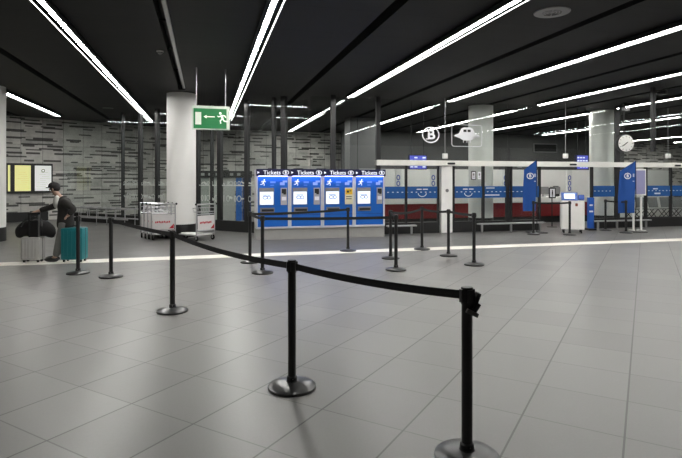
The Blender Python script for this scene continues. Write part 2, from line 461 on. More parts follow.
# blue film bands with white dots and small prints
def band(x0, x1):
    o = MB().box(((x0+x1)/2, -.012, 1.225), (x1-x0, .006, .36)).build('blue_band', BAND, W2)
    d = MB(); x = x0+.08
    while x < x1-.05:
        d.box((x, -.018, 1.235), (.05, .004, .022)); x += .15
    d.build('dotted_line', SIGNW, o)
    return o
def smile(o, px, py):
    x = gx(px); pts = [(x+.13*math.cos(a), -.018, 1.2+.1*math.sin(a)) for a in [PI+PI*k/10 for k in range(11)]]
    MB().tube(pts, .012, 5).build('smile_mark', SIGNW, o)
    MB().box((x-.1, -.017, 1.32), (.16, .004, .03)).box((x+.1, -.017, 1.32), (.16, .004, .03)).build('small_print', SIGNW, o)
b1 = band(gx(378)+.08, gx(438)-.03); smile(b1, 422, 192)
b2 = band(gx(453.2)+.04, gx(539.3)-.03); smile(b2, 468, 192)
MB().box((gx(492), -.017, 1.13), (.5, .004, .03)).box((gx(490), -.017, 1.35), (.3, .004, .025)).build('small_print', SIGNW, b2)
band(gx(591.5)+.04, gx(617)-.1)
b4 = band(gx(645.6)+.04, XEND-.1)
MB().box((gx(655), -.017, 1.3), (.2, .004, .04)).box((gx(657), -.017, 1.14), (.25, .004, .05)).build('small_print', SIGNW, b4)
# oval B emblem and rounded emblem with a vehicle front, white film on the upper glass
def oval_b(parent, x, z, rx, rz, t, y, m, name='emblem'):
    o = MB().ring2d(rx, rz, t, -.003, .003, (x, y, z), 40).build(name, m, parent)
    return o
bx, bz = gx(430.4), gz(430.4, 135)
eb = MB().ring2d(.285, .245, .036, -.033, -.027, (bx, 0, bz), 40).build('oval_emblem', SIGNW, W2)
text_mesh('B', .40, 'letter_b', SIGNW, eb, (bx+.01, -.03, bz), sx=1.15, bold=.012)
MB().box((bx-.115, -.031, bz+.125), (.09, .006, .03)).build('upper_serif', SIGNW, eb)
MB().box((bx-.115, -.031, bz-.125), (.09, .006, .03)).build('lower_serif', SIGNW, eb)
ex, ez = gx(466.5), gz(466.5, 135.8)
rr = []
for (sx, sz, a0) in ((1, 1, 0), (-1, 1, 90), (-1, -1, 180), (1, -1, 270)):
    for k in range(7):
        a = math.radians(a0+90*k/6); rr.append((ex+sx*.43+.08*math.cos(a), -.03, ez+sz*.25+.08*math.sin(a)))
es = MB().tube(rr, .011, 5, closed=True).build('square_emblem', SIGNW, W2)
v = MB()
pl = [(-.43, -.03), (-.40, .0), (-.27, .05), (-.235, .12), (-.19, .20), (-.1, .235), (.1, .235), (.19, .20), (.235, .12), (.27, .05), (.40, .0), (.43, -.03), (.28, -.06), (.2, -.13), (.1, -.17), (-.1, -.17), (-.2, -.13), (-.28, -.06)]
v.prism(pl, -.033, -.027, (ex, 0, ez+.02))
for dx_ in (-.12, 0, .12): v.box((ex+dx_, -.03, ez-.17), (.025, .006, .09))
v.prism([(-.46, -.02), (-.2, -.02), (-.22, -.10)], -.033, -.027, (ex, 0, ez+.01)).prism([(.46, -.02), (.2, -.02), (.22, -.10)], -.033, -.027, (ex, 0, ez+.01))
vo = v.build('vehicle_shape', SIGNW, es)
MB().box((ex-.07, -.036, ez+.15), (.1, .006, .07)).box((ex+.07, -.036, ez+.15), (.1, .006, .07)).build('windscreen', PLINTH, vo)

# white beam over the doors
bm_ = empty('door_beam', (gx(376)+2.85, GY, BEAM0)); tag(bm_, 'long white horizontal beam along the top of the glass doors', 'beam')
bl = XEND+2.85-bm_.location.x
MB().box((bl/2, -.02, .08), (bl, .24, .16)).build('casing', BEAMW, bm_, bevel=.008)
for px in (449, 570, 674):
    MB().rbox((atY(px, GY).x-bm_.location.x, -.15, .07), (.24, .04, .055), .02).build('door_sensor', BLACKP, bm_)
for px in (519, 628):
    MB().box((atY(px, GY).x-bm_.location.x, -.02, -.02), (.04, .2, .04)).build('bracket', STEEL, bm_)
# white access pillar between the doors
pi_ = empty('access_pillar', (gx(445.7)+2.85, GY-.02, 0)); tag(pi_, 'white flat pillar with a small round reader between the sliding glass doors', 'pillar')
MB().box((0, 0, 1.01), (.37, .14, 2.02)).build('body', WHITE, pi_, bevel=.01)
MB().lathe([(.05, -.09), (.05, -.07)], (0, 0, 1.28), 16, 'Y').build('reader', GREY, pi_)

# ---- ceiling strip lights
def strip(X, Y0, Y1, label, seg=1.45):
    t = empty('strip_light', (X, Y0, CZ)); tag(t, label, 'ceiling light', 'long strip lights on the ceiling')
    L = Y1-Y0
    MB().box((0, L/2, -.034), (.22, L, .016)).build('housing', DARKF, t)
    for s2 in (-1, 1): MB().box((s2*.112, L/2, -.07), (.008, L, .06)).build('side_fin', DARKF, t)
    n = max(1, round(L/seg)); a = L/n; sg = 1 if X > 0 else -1
    for k in range(n):
        q = MB(); q.use(DARKF).box((-.035*sg, (k+.5)*a, -.07), (.10, a-.03, .054)); q.use(DIFF).box((-.035*sg, (k+.5)*a, -.098), (.068, a-.06, .003))
        q.build('diffuser', None, t)
        q = MB(); q.use(DARKF).box((.085*sg, (k+.5)*a, -.07), (.03, a-.01, .054)); q.use(SLIM).box((.088*sg, (k+.5)*a, -.098), (.012, a-.02, .003))
        q.build('slim_diffuser', None, t)
    k = 0.8
    while k < L:
        MB().box((0, k, -.0235), (.05, .05, .005)).build('bracket', DARKF, t); k += 2.9
    return t
# X, start, end
strip(-5.24, 15.95, 21.2, 'ceiling strip light at the upper left, ending over the stone wall')
strip(-2.12, 4.0, 22.0, 'ceiling strip light left of the white column, pointing at the stone wall')
strip(.92, 4.0, 21.0, 'ceiling strip light ending at the green exit sign')
strip(4.0, 3.0, 14.3, 'long ceiling strip light running down to the ticket machines')
strip(7.1, 3.0, 14.3, 'ceiling strip light ending at the glass above the oval emblem')
strip(10.2, 5.0, 14.3, 'ceiling strip light ending at the glass above the left blue flag')
strip(13.2, 5.0, 14.3, 'ceiling strip light ending above the clock')
strip(16.4, 5.5, 14.3, 'ceiling strip light right of the clock')
strip(19.6, 6.0, 14.3, 'ceiling strip light furthest right before the glass')
for X, lab in ((7.1, 'second strip light from the left, added to light the office, behind the upper glass'), (10.2, 'third strip light from the left, added to light the office, behind the upper glass'),
               (13.2, 'fourth strip light from the left, added to light the office, behind the upper glass near the clock'), (17.2, 'fifth strip light from the left, added to light the office, behind the upper glass at right'),
               (25.0, 'sixth strip light, added to brighten the stone wall, far right behind the upper glass'),
               (28.6, 'last strip light, added to brighten the stone wall at the far right behind the glass')):
    strip(X, 15.6 if X < 28 else 19.0, 23.8 if X < 24 else 26.4, lab)  # strips added behind the glass to light the office and stone wall
strip(4.0, 18.0, 25.0, 'first strip light behind the glass, above the ticket machines')

# conduit box inside the slot before the column
t = empty('cable_tray', (-.6, 7.0, CZ)); tag(t, 'grey cable tray sunk in the ceiling slot leading to the white column', 'cable tray')
MB().box((.05, 3.9, .1), (.06, 7.8, .18)).build('side_panel', ALU, t)
for y in (1.6, 3.4, 5.4): MB().box((0, y, .06), (.16, .03, .03)).build('cross_bar', PLINTH, t)
MB().box((0, 7.75, .04), (.17, .25, .12)).build('end_box', PLINTH, t)
# smoke detector, round vent, speakers
p = at_depth(160, 2.45*520/129, 51)
t = empty('smoke_detector', (p.x, p.y, CZ)); tag(t, 'small white dome smoke detector on the dark ceiling', 'smoke detector')
MB().lathe([(.065, 0), (.065, -.015), (.05, -.02)], seg=20).build('base', WHITE, t, True)
MB().lathe([(.05, -.02), (.045, -.045), (.025, -.06), (.001, -.063)], seg=20).build('dome', GREY, t, True)
p = at_depth(552, 2.45*520/168, 12)
t = empty('ceiling_vent', (p.x, p.y, CZ)); tag(t, 'round grey ceiling vent between two strip lights at the upper right', 'vent')
MB().lathe([(.16, -.012), (.25, -.012), (.255, -.004), (.255, 0)], seg=40).build('rim', mat('vent_grey', (.3, .3, .3), .5), t, True)
MB().lathe([(.001, -.003), (.165, -.003)], seg=40).build('recess', PLINTH, t)
for k in range(6):
    q = MB()
    for r_ in (.045, .085, .125):
        pts = [(r_*math.cos(a), r_*math.sin(a), -.009) for a in [k*PI/3+.08+j*(PI/3-.16)/6 for j in range(7)]]
        q.tube(pts, .009, 5)
    q.build('louvre', GREY if k in (2, 3, 4) else BLACKP, t)
p = at_depth(108, 2.45*520/72, 108)
t = empty('ceiling_speaker', (p.x, p.y, CZ)); tag(t, 'faint flat round speaker on the dark ceiling above the stone wall', 'speaker')
MB().lathe([(.17, 0), (.17, -.01), (.14, -.015)], seg=28).build('rim', GREY, t, True)
MB().lathe([(.14, -.015), (.05, -.02), (.001, -.02)], seg=28).build('grille', MIDG, t, True)

# ================================================================== TICKET MACHINES
MY = 13.9
mx0, mx1 = atY(256, MY).x, atY(385, MY).x
MW = (mx1-mx0)/4
pl_ = tag(MB().box(((mx0+mx1)/2, MY+.3, .146), (mx1-mx0, .5, .292)).build('machine_plinth', mat('pale_grey_plinth', (.36, .355, .34), .5)),
          'pale grey plinth under the row of four blue ticket machines', 'plinth')
def run_man(mb, x, y, z, s, flip=1):
    """striding pictogram figure"""
    T = lambda pts, r: mb.tube([(x+flip*a*s, y, z+b*s) for a, b in pts], r*s, 5)
    mb.lathe([(.11*s, -.002), (.11*s, .002)], (x+flip*.18*s, y, z+.42*s), 12, 'Y')
    T([(.1, .25), (-.02, -.05)], .1)
    T([(.1, .22), (.32, .1), (.42, .2)], .05)
    T([(.08, .24), (-.2, .22), (-.3, .05)], .05)
    T([(-.02, -.05), (.18, -.22), (.14, -.48)], .06)
    T([(-.02, -.05), (-.15, -.25), (-.42, -.3)], .06)
FACE = BLUE
GLOW = mat('violet_top_lamp', (.5, .5, .8), .4, emit=(.45, .45, 1.0), emit_s=14.0)
def machine():
    t = empty('ticket_machine', (0, 0, .3))
    W = MW; H = 1.6
    m = MB()
    m.box((0, .28, (H-.02)/2), (W-.006, .46, H-.02))
    for s2 in (-1, 1): m.box((s2*(W/2-.025), .035, (H-.2)/2), (.045, .07, H-.2))
    m.box((0, .035, .02), (W-.09, .07, .05))
    m.build('cabinet', mat('machine_grey', (.6, .6, .63), .4), t, bevel=.004)
    f = MB().box((0, .035, .72), (W-.1, .03, 1.34)).build('front_panel', FACE, t)
    MB().box((0, .0188, .36), (W-.1, .004, .008)).build('service_door_gap', NAVY, f)
    h = MB().box((0, .01, H-.1), (W-.008, .16, .19)).build('header', NAVY, t, bevel=.005)
    text_mesh('Tickets', .155, 'lettering', LITW, h, (-.035, -.073, H-.105), sx=1.02, bold=.0012)
    lg = MB().ring2d(.085, .06, .014, -.003, .003, (W/2-.12, -.073, H-.1), 24).build('oval_logo', LITW, h)
    text_mesh('B', .09, 'logo_letter', LITW, lg, (W/2-.12, -.073, H-.1), bold=.003)
    MB().prism([(-.03, -.035), (.03, 0), (-.03, .035)], -.075, -.07, (-W/2+.06, 0, H-.1)).build('arrow_mark', LITW, h)
    MB().box((0, -.035, H-.199), (W-.14, .05, .008)).build('top_lamp', GLOW, t)
    p = MB(); run_man(p, -W/2+.19, .018, 1.23, .17); p.build('running_figure', LITW, f)
    p = MB()
    p.box((0.0, .018, 1.24), (.14, .004, .05)).box((-.02, .018, 1.16), (.1, .004, .02)).build('icon', mat('pale_blue_print', (.15, .3, .8), .4), f)
    p = MB(); p.box((W/2-.2, .018, 1.2), (.13, .004, .08)).box((W/2-.13, .018, 1.26), (.12, .004, .05)); p.build('icon', mat('soft_blue_print', (.35, .5, .9), .4), f)
    s = MB().box((-W/2+.28, .012, .86), (.40, .03, .46)).build('screen_frame', GREY, t, bevel=.004)
    MB().box((-W/2+.28, -.004, .815), (.36, .006, .34)).build('screen', SCREEN, s)
    q = MB(); q.ring2d(.07, .05, .02, -.009, -.007, (-W/2+.24, 0, .83), 16).ring2d(.055, .05, .018, -.009, -.007, (-W/2+.34, 0, .83), 16)
    q.box((-W/2+.27, -.008, .9), (.2, .003, .015)).build('screen_graphics', mat('screen_ink', (.12, .2, .5), .4), s)
    r = MB().box((W/2-.16, .012, .86), (.17, .03, .46)).build('card_reader', mat('reader_grey', (.4, .4, .42), .35), t, bevel=.004)
    MB().box((W/2-.16, -.005, 1.0), (.12, .008, .12)).box((W/2-.14, -.005, .93), (.07, .008, .04)).build('card_slot', BLACKP, r)
    MB().box((W/2-.16, -.005, .8), (.12, .01, .1)).build('keypad', SIGNW, r)
    d = MB().box((-W/2+.3, .015, .5), (.38, .03, .12)).build('ticket_tray', mat('tray_grey', (.2, .2, .22), .4), t)
    MB().box((-W/2+.31, -.002, .49), (.32, .006, .06)).build('tray_mouth', PLINTH, d)
    MB().ring2d(.035, .022, .012, .016, .019, (W/2-.16, 0, .25), 14).build('contactless_mark', SIGNW, f)
    return t
labs = ['leftmost of the four blue ticket machines, beside the angled glass wall', 'blue ticket machine second from the left in the row of four',
        'blue ticket machine with a yellow notice stuck over its card reader', 'rightmost of the four blue ticket machines, next to the glass doors']
mproto = machine()
for i in range(4):
    o = mproto if i == 0 else copy_tree(mproto)
    o.location = (mx0+MW*(i+.5), MY, .3); tag(o, labs[i], 'ticket machine', 'row of four ticket machines')
nt_ = empty('yellow_notice', (mx0+MW*2.5+MW/2-.16, MY-.02, .3+.86)); tag(nt_, 'yellow and white paper notice taped on the third ticket machine', 'notice')
MB().box((0, 0, 0), (.23, .006, .46)).build('paper', mat('notice_paper', (.75, .7, .5), .7), nt_)
MB().box((0, -.004, .12), (.2, .003, .16)).build('yellow_block', mat('notice_yellow', (.8, .5, .03), .7), nt_)
MB().box((-.03, -.006, .12), (.06, .003, .06)).box((.04, -.006, .14), (.05, .003, .03)).box((0, -.004, -.02), (.16, .003, .02)).box((0, -.004, -.08), (.16, .003, .02)).build('print', BLACKP, nt_)

# ================================================================== BARRIER POSTS AND BELTS
PH = 0.985
def post():
    t = empty('barrier_post')
    MB().lathe([(.001, 0), (.184, 0), (.187, .008), (.184, .02), (.165, .032), (.1, .045), (.045, .052), (.04, .06)], seg=40).build('base', mat('black_base_gloss', (.03, .03, .03), .28), t, True)
    MB().lathe([(.04, .05), (.04, .085), (.034, .092)], seg=24).build('collar', BLACK, t, True)
    MB().lathe([(.031, .06), (.031, PH-.07)], seg=24).build('pole', BLACK, t, True)
    hd = MB().lathe([(.033, PH-.1), (.035, PH-.095), (.035, PH-.006), (.031, PH), (.001, PH)], seg=24).build('head', BLACKP, t, True)
    q = MB()
    for k in range(4):
        a = k*PI/2; q.box((.036*math.cos(a), .036*math.sin(a), PH-.05), (.012, .03, .075), rz=a)
    q.build('belt_slot', BLACKP, hd)
    MB().ell((0, -.04, .075), (.004, .004, .004), 8, 6).build('screw', STEEL, t)
    return t
POSTS = {
 'a': (467, 458, 'nearest black barrier post, at the right, with a loose belt clip on its head'),
 'b': (292, 387.5, 'second nearest black barrier post, in the middle of the tiled floor'),
 'c': (172.5, 311.5, 'black barrier post in front of the trolleys at the left, third nearest'),
 'd': (111, 277, 'black barrier post to the right of the teal suitcase'),
 'e': (78, 273.5, 'black barrier post in front of the teal suitcase'),
 'f': (250, 262.5, 'black barrier post at the left of the ticket machines, the farther of the pair'),
 'g': (262.5, 273, 'black barrier post at the left of the ticket machines, the nearer of the pair'),
 'h': (348, 251, 'black barrier post standing in front of the third ticket machine'),
 'i': (390.6, 258.5, 'black barrier post right of the ticket machines, the farther of the pair'),
 'j': (396, 270, 'black barrier post right of the ticket machines, the nearer of the pair'),
 'k': (422, 249.5, 'black barrier post in front of the first blue glass band, farthest of its row'),
 'l': (448.5, 256, 'black barrier post in front of the white access pillar'),
 'm': (474, 265, 'black barrier post in front of the aeroplane-like emblem and round column'),
 'n': (533.5, 234.5, 'black barrier post beside the left blue flag'),
 'o': (569.7, 235, 'black barrier post standing in front of the white wheeled kiosk'),
 'p': (605.5, 230.5, 'black barrier post left of the right blue flag, behind the end of its belt'),
 'q': (626, 233, 'black barrier post under the right blue flag'),
}
pp = post(); PO = {}
for i, (k, (px, py, lab)) in enumerate(POSTS.items()):
    o = pp if i == 0 else copy_tree(pp)
    o.location = floor_at(px, py); o.rotation_euler.z = 0
    tag(o, lab, 'barrier post', 'black retractable belt barrier posts'); PO[k] = o
cl = MB()
R0 = -YAW
cl.box((.045, -.02, PH-.075), (.02, .055, .09), rz=R0, ry=.35)
cl.box((.038, -.035, PH-.115), (.018, .045, .06), rz=R0, ry=.55)
clo = cl.build('belt_end', BELT, PO['a'])
c2 = MB().box((.008, -.046, PH-.14), (.07, .02, .024), ry=.42, rz=R0).build('belt_clip', mat('grey_clip', (.12, .12, .115), .4), clo)
def belt(a, b, lab, sag=.03, lower=0.0):
    A = Vector(PO[a].location)+Vector((0, 0, PH-.05-lower)); B = Vector(PO[b].location)+Vector((0, 0, PH-.05-lower))
    d = (B-A); d.z = 0; u = d.normalized(); A += u*.045; B -= u*.045
    n = 14; mb = MB(); nrm = Vector((-u.y, u.x, 0))*.0012; rows = []
    for i in range(n+1):
        s_ = i/n; p = A.lerp(B, s_); p.z -= sag*4*s_*(1-s_)
        rows.append([mb.bm.verts.new(p+q) for q in (nrm+Vector((0, 0, .025)), nrm-Vector((0, 0, .025)), -nrm-Vector((0, 0, .025)), -nrm+Vector((0, 0, .025)))])
    for X, Y in zip(rows, rows[1:]):
        for k in range(4): mb.bm.faces.new((X[k], X[(k+1) % 4], Y[(k+1) % 4], Y[k]))
    mb.bm.faces.new(rows[0]); mb.bm.faces.new(rows[-1][::-1])
    tag(mb.build('barrier_belt', BELT), lab, 'barrier belt', 'black barrier belts between posts')
belt('a', 'b', 'black belt from the nearest post to the second nearest post', .022)
belt('b', 'c', 'black belt from the second nearest post to the post before the trolleys', .04)
belt('c', 'd', 'black belt from the post before the trolleys toward the suitcases', .012)
belt('f', 'h', 'upper black belt crossing in front of the three left ticket machines', .02)
belt('g', 'j', 'lower black belt crossing in front of all the ticket machines', .01)
belt('f', 'g', 'short black belt joining the pair of posts left of the ticket machines', .01)
belt('i', 'j', 'short black belt joining the pair of posts right of the ticket machines', .01)
belt('i', 'k', 'black belt from the pair of posts to the farthest post of the row', .05)
belt('k', 'l', 'black belt ending at the post before the white access pillar', .03)
belt('l', 'm', 'black belt between the two posts before the aeroplane-like emblem', .01)
belt('n', 'o', 'black belt from the left blue flag to the white kiosk', .02)
belt('p', 'q', 'short black belt left of the right blue flag', .01)

# ================================================================== LEFT SIDE: POSTERS, EXIT SIGN
ang = math.atan2(25.7-17.05, 14.4)
wd = Vector((math.cos(ang), math.sin(ang), 0)); wn_ = Vector((math.sin(ang), -math.cos(ang), 0))
def on_wall(px):
    d = ray(px); p0 = Vector((-16.0, 17.05, 0)); # solve t*d = p0 + s*wd
    den = d.x*wd.y-d.y*wd.x; t_ = (p0.x*wd.y-p0.y*wd.x)/den
    return d*t_, t_
p, t_ = on_wall(30)
pb = empty('poster_case', (p+wn_*.002)[:], ang); pb.location.z = EYE+(HY-193)*t_/FPX
tag(pb, 'black framed backlit poster case with yellow and white sheets on the stone wall', 'poster case')
k_ = t_/FPX/ max(.2, abs(wn_.dot(FV))) * 1.0
def wu(px): return (on_wall(px)[0]-p).dot(wd)
HH = 29.5*t_/FPX
MB().box(((wu(6)+wu(52))/2, -.05, HH/2), (wu(52)-wu(6), .1, HH)).build('case', DARKF, pb, bevel=.006)
LY = mat('yellow_sheet', (.75, .72, .3), .6, emit=(.9, .88, .36), emit_s=.42)
LW = mat('white_sheet', (.75, .76, .74), .6, emit=(.95, .97, .93), emit_s=.34)
for (a, b, m_) in ((7.2, 9.5, LY), (14, 30, LY), (34, 50.5, LW)):
    sh = MB().box(((wu(a)+wu(b))/2, -.103, HH*.5), (wu(b)-wu(a), .006, HH*.86)).build('poster_sheet', m_, pb)
    pr = MB(); n_ = 9 if b-a > 5 else 0
    for k in range(n_):
        pr.box(((wu(a)+wu(b))/2+random.uniform(-.08, .08), -.108, HH*(.14+.07*k)), ((wu(b)-wu(a))*random.uniform(.4, .75), .003, .008))
    if n_:
        if m_ is LW: pr.ring2d(.07, .07, .03, -.11, -.106, ((wu(a)+wu(b))/2, 0, HH*.76), 16)
        pr.build('print', mat('faint_print', (.3, .32, .22), .7), sh)

SZ = 11.4
p = at_depth(211, SZ, 118); sw = 36.5*SZ/FPX; shh = 23.5*SZ/FPX
ex_ = empty('exit_sign', (p.x, p.y, p.z), 0.02); tag(ex_, 'green emergency exit sign with white running figure hanging left of the strip light', 'exit sign')
MB().rbox((0, 0, 0), (sw, .11, shh), .01).build('housing', mat('sign_housing', (.62, .68, .6), .4, emit=(.7, .9, .7), emit_s=.12), ex_)
GR = mat('exit_green', (.008, .16, .045), .4, emit=(.02, .30, .08), emit_s=.2)
fc = MB().box((-.02, -.058, -.02), (sw-.1, .006, shh-.08)).build('green_face', GR, ex_)
wp_ = mat('exit_white', (.8, .85, .75), .5, emit=(.85, .95, .8), emit_s=.5)
fg = MB(); run_man(fg, sw/2-.16, -.063, -.005, .25, -1); fg.build('running_figure', wp_, fc)
MB().box((-sw/2+.13, -.063, -.02), (.125, .004, .27)).build('door_shape', mat('exit_door', (.65, .7, .6), .5, emit=(.8, .85, .75), emit_s=.3), fc)
ar = MB(); ar.box((-.02, -.063, .02), (.2, .004, .02)); ar.prism([(-.16, .02), (-.09, .06), (-.1, .02), (-.09, -.02)], -.065, -.061); ar.build('arrow', wp_, fc)
for s2 in (-.31, .31):
    MB().tube([(s2, 0, shh/2-.01), (s2, 0, CZ-p.z)], .012, 8).build('rod', ALU, ex_)

# ================================================================== TROLLEYS
TPANEL = mat('trolley_white_panel', (.68, .66, .65), .5)
def trolley():
    """local: handle frame in the XZ plane at y=0, platform runs to +y"""
    t = empty('luggage_trolley'); Wd = .60
    fr = MB()
    for s2 in (-1, 1):
        x = s2*Wd/2
        fr.tube([(x, 0, .16), (x, -.01, .6), (x, -.03, .95)], .016, 8)
        fr.tube([(x, 0, .16), (x*.92, .45, .14), (x*.62, .86, .13)], .016, 8)
    fr.tube([(-Wd/2, -.008, .27), (Wd/2, -.008, .27)], .012, 8)
    fr.tube([(-Wd/2, 0, .2), (Wd/2, 0, .2)], .012, 8)
    fr.tube([(-Wd/2, -.01, .70), (Wd/2, -.01, .70)], .012, 8)
    fr.tube([(-Wd*.31, .86, .13), (0, .92, .13), (Wd*.31, .86, .13)], .016, 8)
    fr.build('frame', ALU, t, True)
    hb = MB().tube([(-Wd/2-.03, -.03, .96), (Wd/2+.03, -.03, .96)], .02, 10).build('handle', STEEL, t, True)
    for s2 in (-1, 1): MB().ell((s2*(Wd/2+.03), -.03, .965), (.03, .03, .03), 10, 8).build('handle_cap', BLACKP, hb, True)
    bs = MB()
    for z_, q in ((.76, .16), (.86, .2)):
        bs.tube([(-Wd/2, -.02, z_), (-Wd/2+.04, q, z_), (Wd/2-.04, q, z_), (Wd/2, -.02, z_)], .008, 6)
    for k in range(7):
        x = -Wd/2+.05+k*(Wd-.1)/6; bs.tube([(x, .2, .86), (x, .16, .76), (x, 0, .74)], .005, 5)
    bs.build('basket', ALU, t, True)
    pn = MB().rbox((0, -.025, .475), (Wd-.05, .012, .38), .02).build('advert_panel', TPANEL, t)
    MB().prism([(Wd/2-.16, .31), (Wd/2-.035, .31), (Wd/2-.035, .44), (Wd/2-.07, .40)], -.035, -.03).build('red_corner', REDP, pn)
    q = MB()
    for k in range(9): q.box((-.19+k*.043, -.033, .475+.006*(k % 3)), (.03, .004, .05))
    q.build('red_lettering', REDP, pn)
    pts = [(-Wd*.42, .02), (-Wd*.40, .5), (-Wd*.30, .8), (-Wd*.15, .9), (Wd*.15, .9), (Wd*.30, .8), (Wd*.40, .5), (Wd*.42, .02)]
    MB().slab(pts, .145, .165).build('platform', mat('trolley_platform', (.75, .75, .73), .4), t)
    for (x, y) in ((-Wd/2+.03, .03), (Wd/2-.03, .03), (0, .8)):
        wl = MB().lathe([(.03, -.016), (.065, -.016), (.07, -.008), (.07, .008), (.065, .016), (.03, .016)], (x, y, .07), 18, 'X').build('wheel', RUBBER, t, True)
        MB().lathe([(.028, -.019), (.028, .019)], (x, y, .07), 12, 'X').box((x, y, .12), (.05, .02, .04)).build('fork', ALU, wl)
    return t
tp = trolley()
base = floor_at(163.5, 240)
labs = ['front luggage trolley of the nested row, its white panel in full view', 'second luggage trolley in the nested row beside the column',
        'third luggage trolley in the nested row beside the column', 'hindmost luggage trolley of the nested row, at its left end']
for i in range(4):
    o = tp if i == 0 else copy_tree(tp)
    o.location = base+(RV*-.175+FV*.2)*i; o.rotation_euler.z = -YAW+.25
    tag(o, labs[i], 'luggage trolley', 'nested luggage trolleys')
o = copy_tree(tp); o.location = floor_at(205.5, 240.5); o.rotation_euler.z = -YAW+math.radians(54)
tag(o, 'single luggage trolley right of the white column, platform towards the others', 'luggage trolley')
# low parking rail along the angled glass
t = empty('trolley_rail', on45(118)[:], -PI/4); t.location += Vector((-.45, -.45, 0))
tag(t, 'low grey tubular parking rail in front of the angled glass, left of the trolleys', 'rail')
for y in (0, -.4):
    r_ = MB()
    for z_ in (.28, .62): r_.tube([(-1.3, y, z_), (1.9, y, z_)], .022, 8)
    r_.build('rail', ALU, t, True)
for k in range(7):
    r_ = MB(); x = -1.25+k*.5
    r_.tube([(x, -.4, .0 if k % 3 == 0 else .28), (x, -.4, .62), (x, 0, .62), (x, 0, .0 if k % 3 == 0 else .28)], .014, 6)
    r_.build('hoop', ALU, t, True)

# ================================================================== PERSON AND LUGGAGE
PZ = 10.25; PXM = FPX/PZ
def skin(name, vs, es, rad, m, parent, sub=2, smooth=True):
    me = bpy.data.meshes.new(name); me.from_pydata([Vector(v) for v in vs], es, []); me.materials.append(m)
    o = bpy.data.objects.new(name, me); COL.objects.link(o); o.parent = parent
    md = o.modifiers.new('skin', 'SKIN'); md.use_smooth_shade = True; md.branch_smoothing = .3
    if not me.skin_vertices: pass
    sv = me.skin_vertices[0].data
    for i, r in enumerate(rad):
        sv[i].radius = r if isinstance(r, tuple) else (r, r)
    sv[0].use_root = True
    sd = o.modifiers.new('sub', 'SUBSURF'); sd.levels = sub; sd.render_levels = sub
    return o
SKINM = mat('skin', (.42, .27, .2), .55)
JACK = mat('dark_jacket_cloth', (.022, .02, .018), .85, scale=20, bump=.2)
JEAN = mat('grey_trousers', (.15, .15, .14), .85, scale=25, bump=.2)
SHIRT = mat('pale_shirt', (.5, .49, .46), .8)
HAIR = mat('dark_hair', (.012, .01, .009), .7)
pr = empty('person', at_depth(57, PZ, HY+EYE*FPX/PZ)[:], -YAW)
tag(pr, 'person in dark jacket and cap standing between suitcases, hand on a pulled-out handle', 'person')
# body, local: x to the photo's right, y away, z up; the person faces -x
V = [(.14,0,.82), (.16,0,.98), (.16,0,1.13), (.09,0,1.235), (.025,0,1.29), (-.03,0,1.36), (-.06,0,1.435),       # pelvis..head 0-6
     (.17,-.09,.76), (.10,-.09,.43), (.02,-.09,.085), (-.10,-.09,.04),                                           # near leg 7-10
     (.14,.09,.76), (.045,.09,.43), (-.06,.09,.085), (-.17,.09,.04),                                              # far leg 11-14
     (.24,-.16,1.165), (.455,-.22,1.04), (.34,-.22,.92), (.31,-.22,.90),                                            # near arm 15-18
     (.04,.17,1.19), (-.20,.14,1.05), (-.40,.02,.985), (-.45,-.01,.975)]                                          # far arm 19-22
E = [(0,1),(1,2),(2,3),(3,4),(4,5),(5,6),(0,7),(7,8),(8,9),(9,10),(0,11),(11,12),(12,13),(13,14),(2,15),(15,16),(16,17),(17,18),(2,19),(19,20),(20,21),(21,22)]
Rr = [(.11,.13),(.1,.12),(.1,.14),(.06,.07),.05,(.07,.065),(.085,.075), .075,.055,.04,.035, .075,.055,.04,.035, .05,.04,.03,.032, .05,.04,.03,.032]
n0 = len(V)
for (pa, hx, hy, hz, dx, dz) in ((18, .31, -.22, .90, -.6, -.8), (22, -.45, -.01, .975, -.8, -.5)):
    for j in range(4):
        ln = (.055, .065, .06, .048)[j]; yy = hy+(-.027+.018*j)
        a = len(V); V += [(hx+dx*.02, yy, hz+dz*.02), (hx+dx*(.02+ln*.55), yy, hz+dz*(.02+ln*.5)), (hx+dx*(.015+ln*.6), yy, hz+dz*(.02+ln))]
        E += [(pa, a), (a, a+1), (a+1, a+2)]; Rr += [.0095, .009, .008]
    a = len(V); V += [(hx-dz*.02, hy-.04, hz+dx*.0-.01), (hx+dx*.035, hy-.052, hz-.03)]
    E += [(pa, a), (a, a+1)]; Rr += [.011, .0095]
skin('body', V, E, Rr, SKINM, pr, 2)
# face and ears
MB().ell((-.142, 0, 1.415), (.018, .014, .026), 10, 8).build('nose', SKINM, pr, True)
for s2 in (-1, 1):
    MB().ell((-.127, s2*.032, 1.445), (.012, .014, .01), 8, 6).build('eye', SIGNW, pr, True)
    MB().ell((-.04, s2*.078, 1.42), (.02, .012, .034), 8, 6).build('ear', SKINM, pr, True)
MB().ell((-.128, 0, 1.375), (.012, .028, .007), 8, 6).build('mouth', mat('lips', (.3, .12, .1), .5), pr, True)
MB().ell((-.035, 0, 1.445), (.095, .088, .085), 16, 10).build('hair', HAIR, pr, True)
cp = MB().lathe([(.108, -.01), (.108, .02), (.098, .06), (.07, .09), (.03, .102), (.001, .104)], (-.055, 0, 1.455), 24)
bp_ = [(-.11-.10*math.cos(a), .09*math.sin(a)) for a in [-1.4+2.8*k/10 for k in range(11)]]
cp.slab(bp_, 1.445, 1.458)
cp.build('cap', HAIR, pr, True)
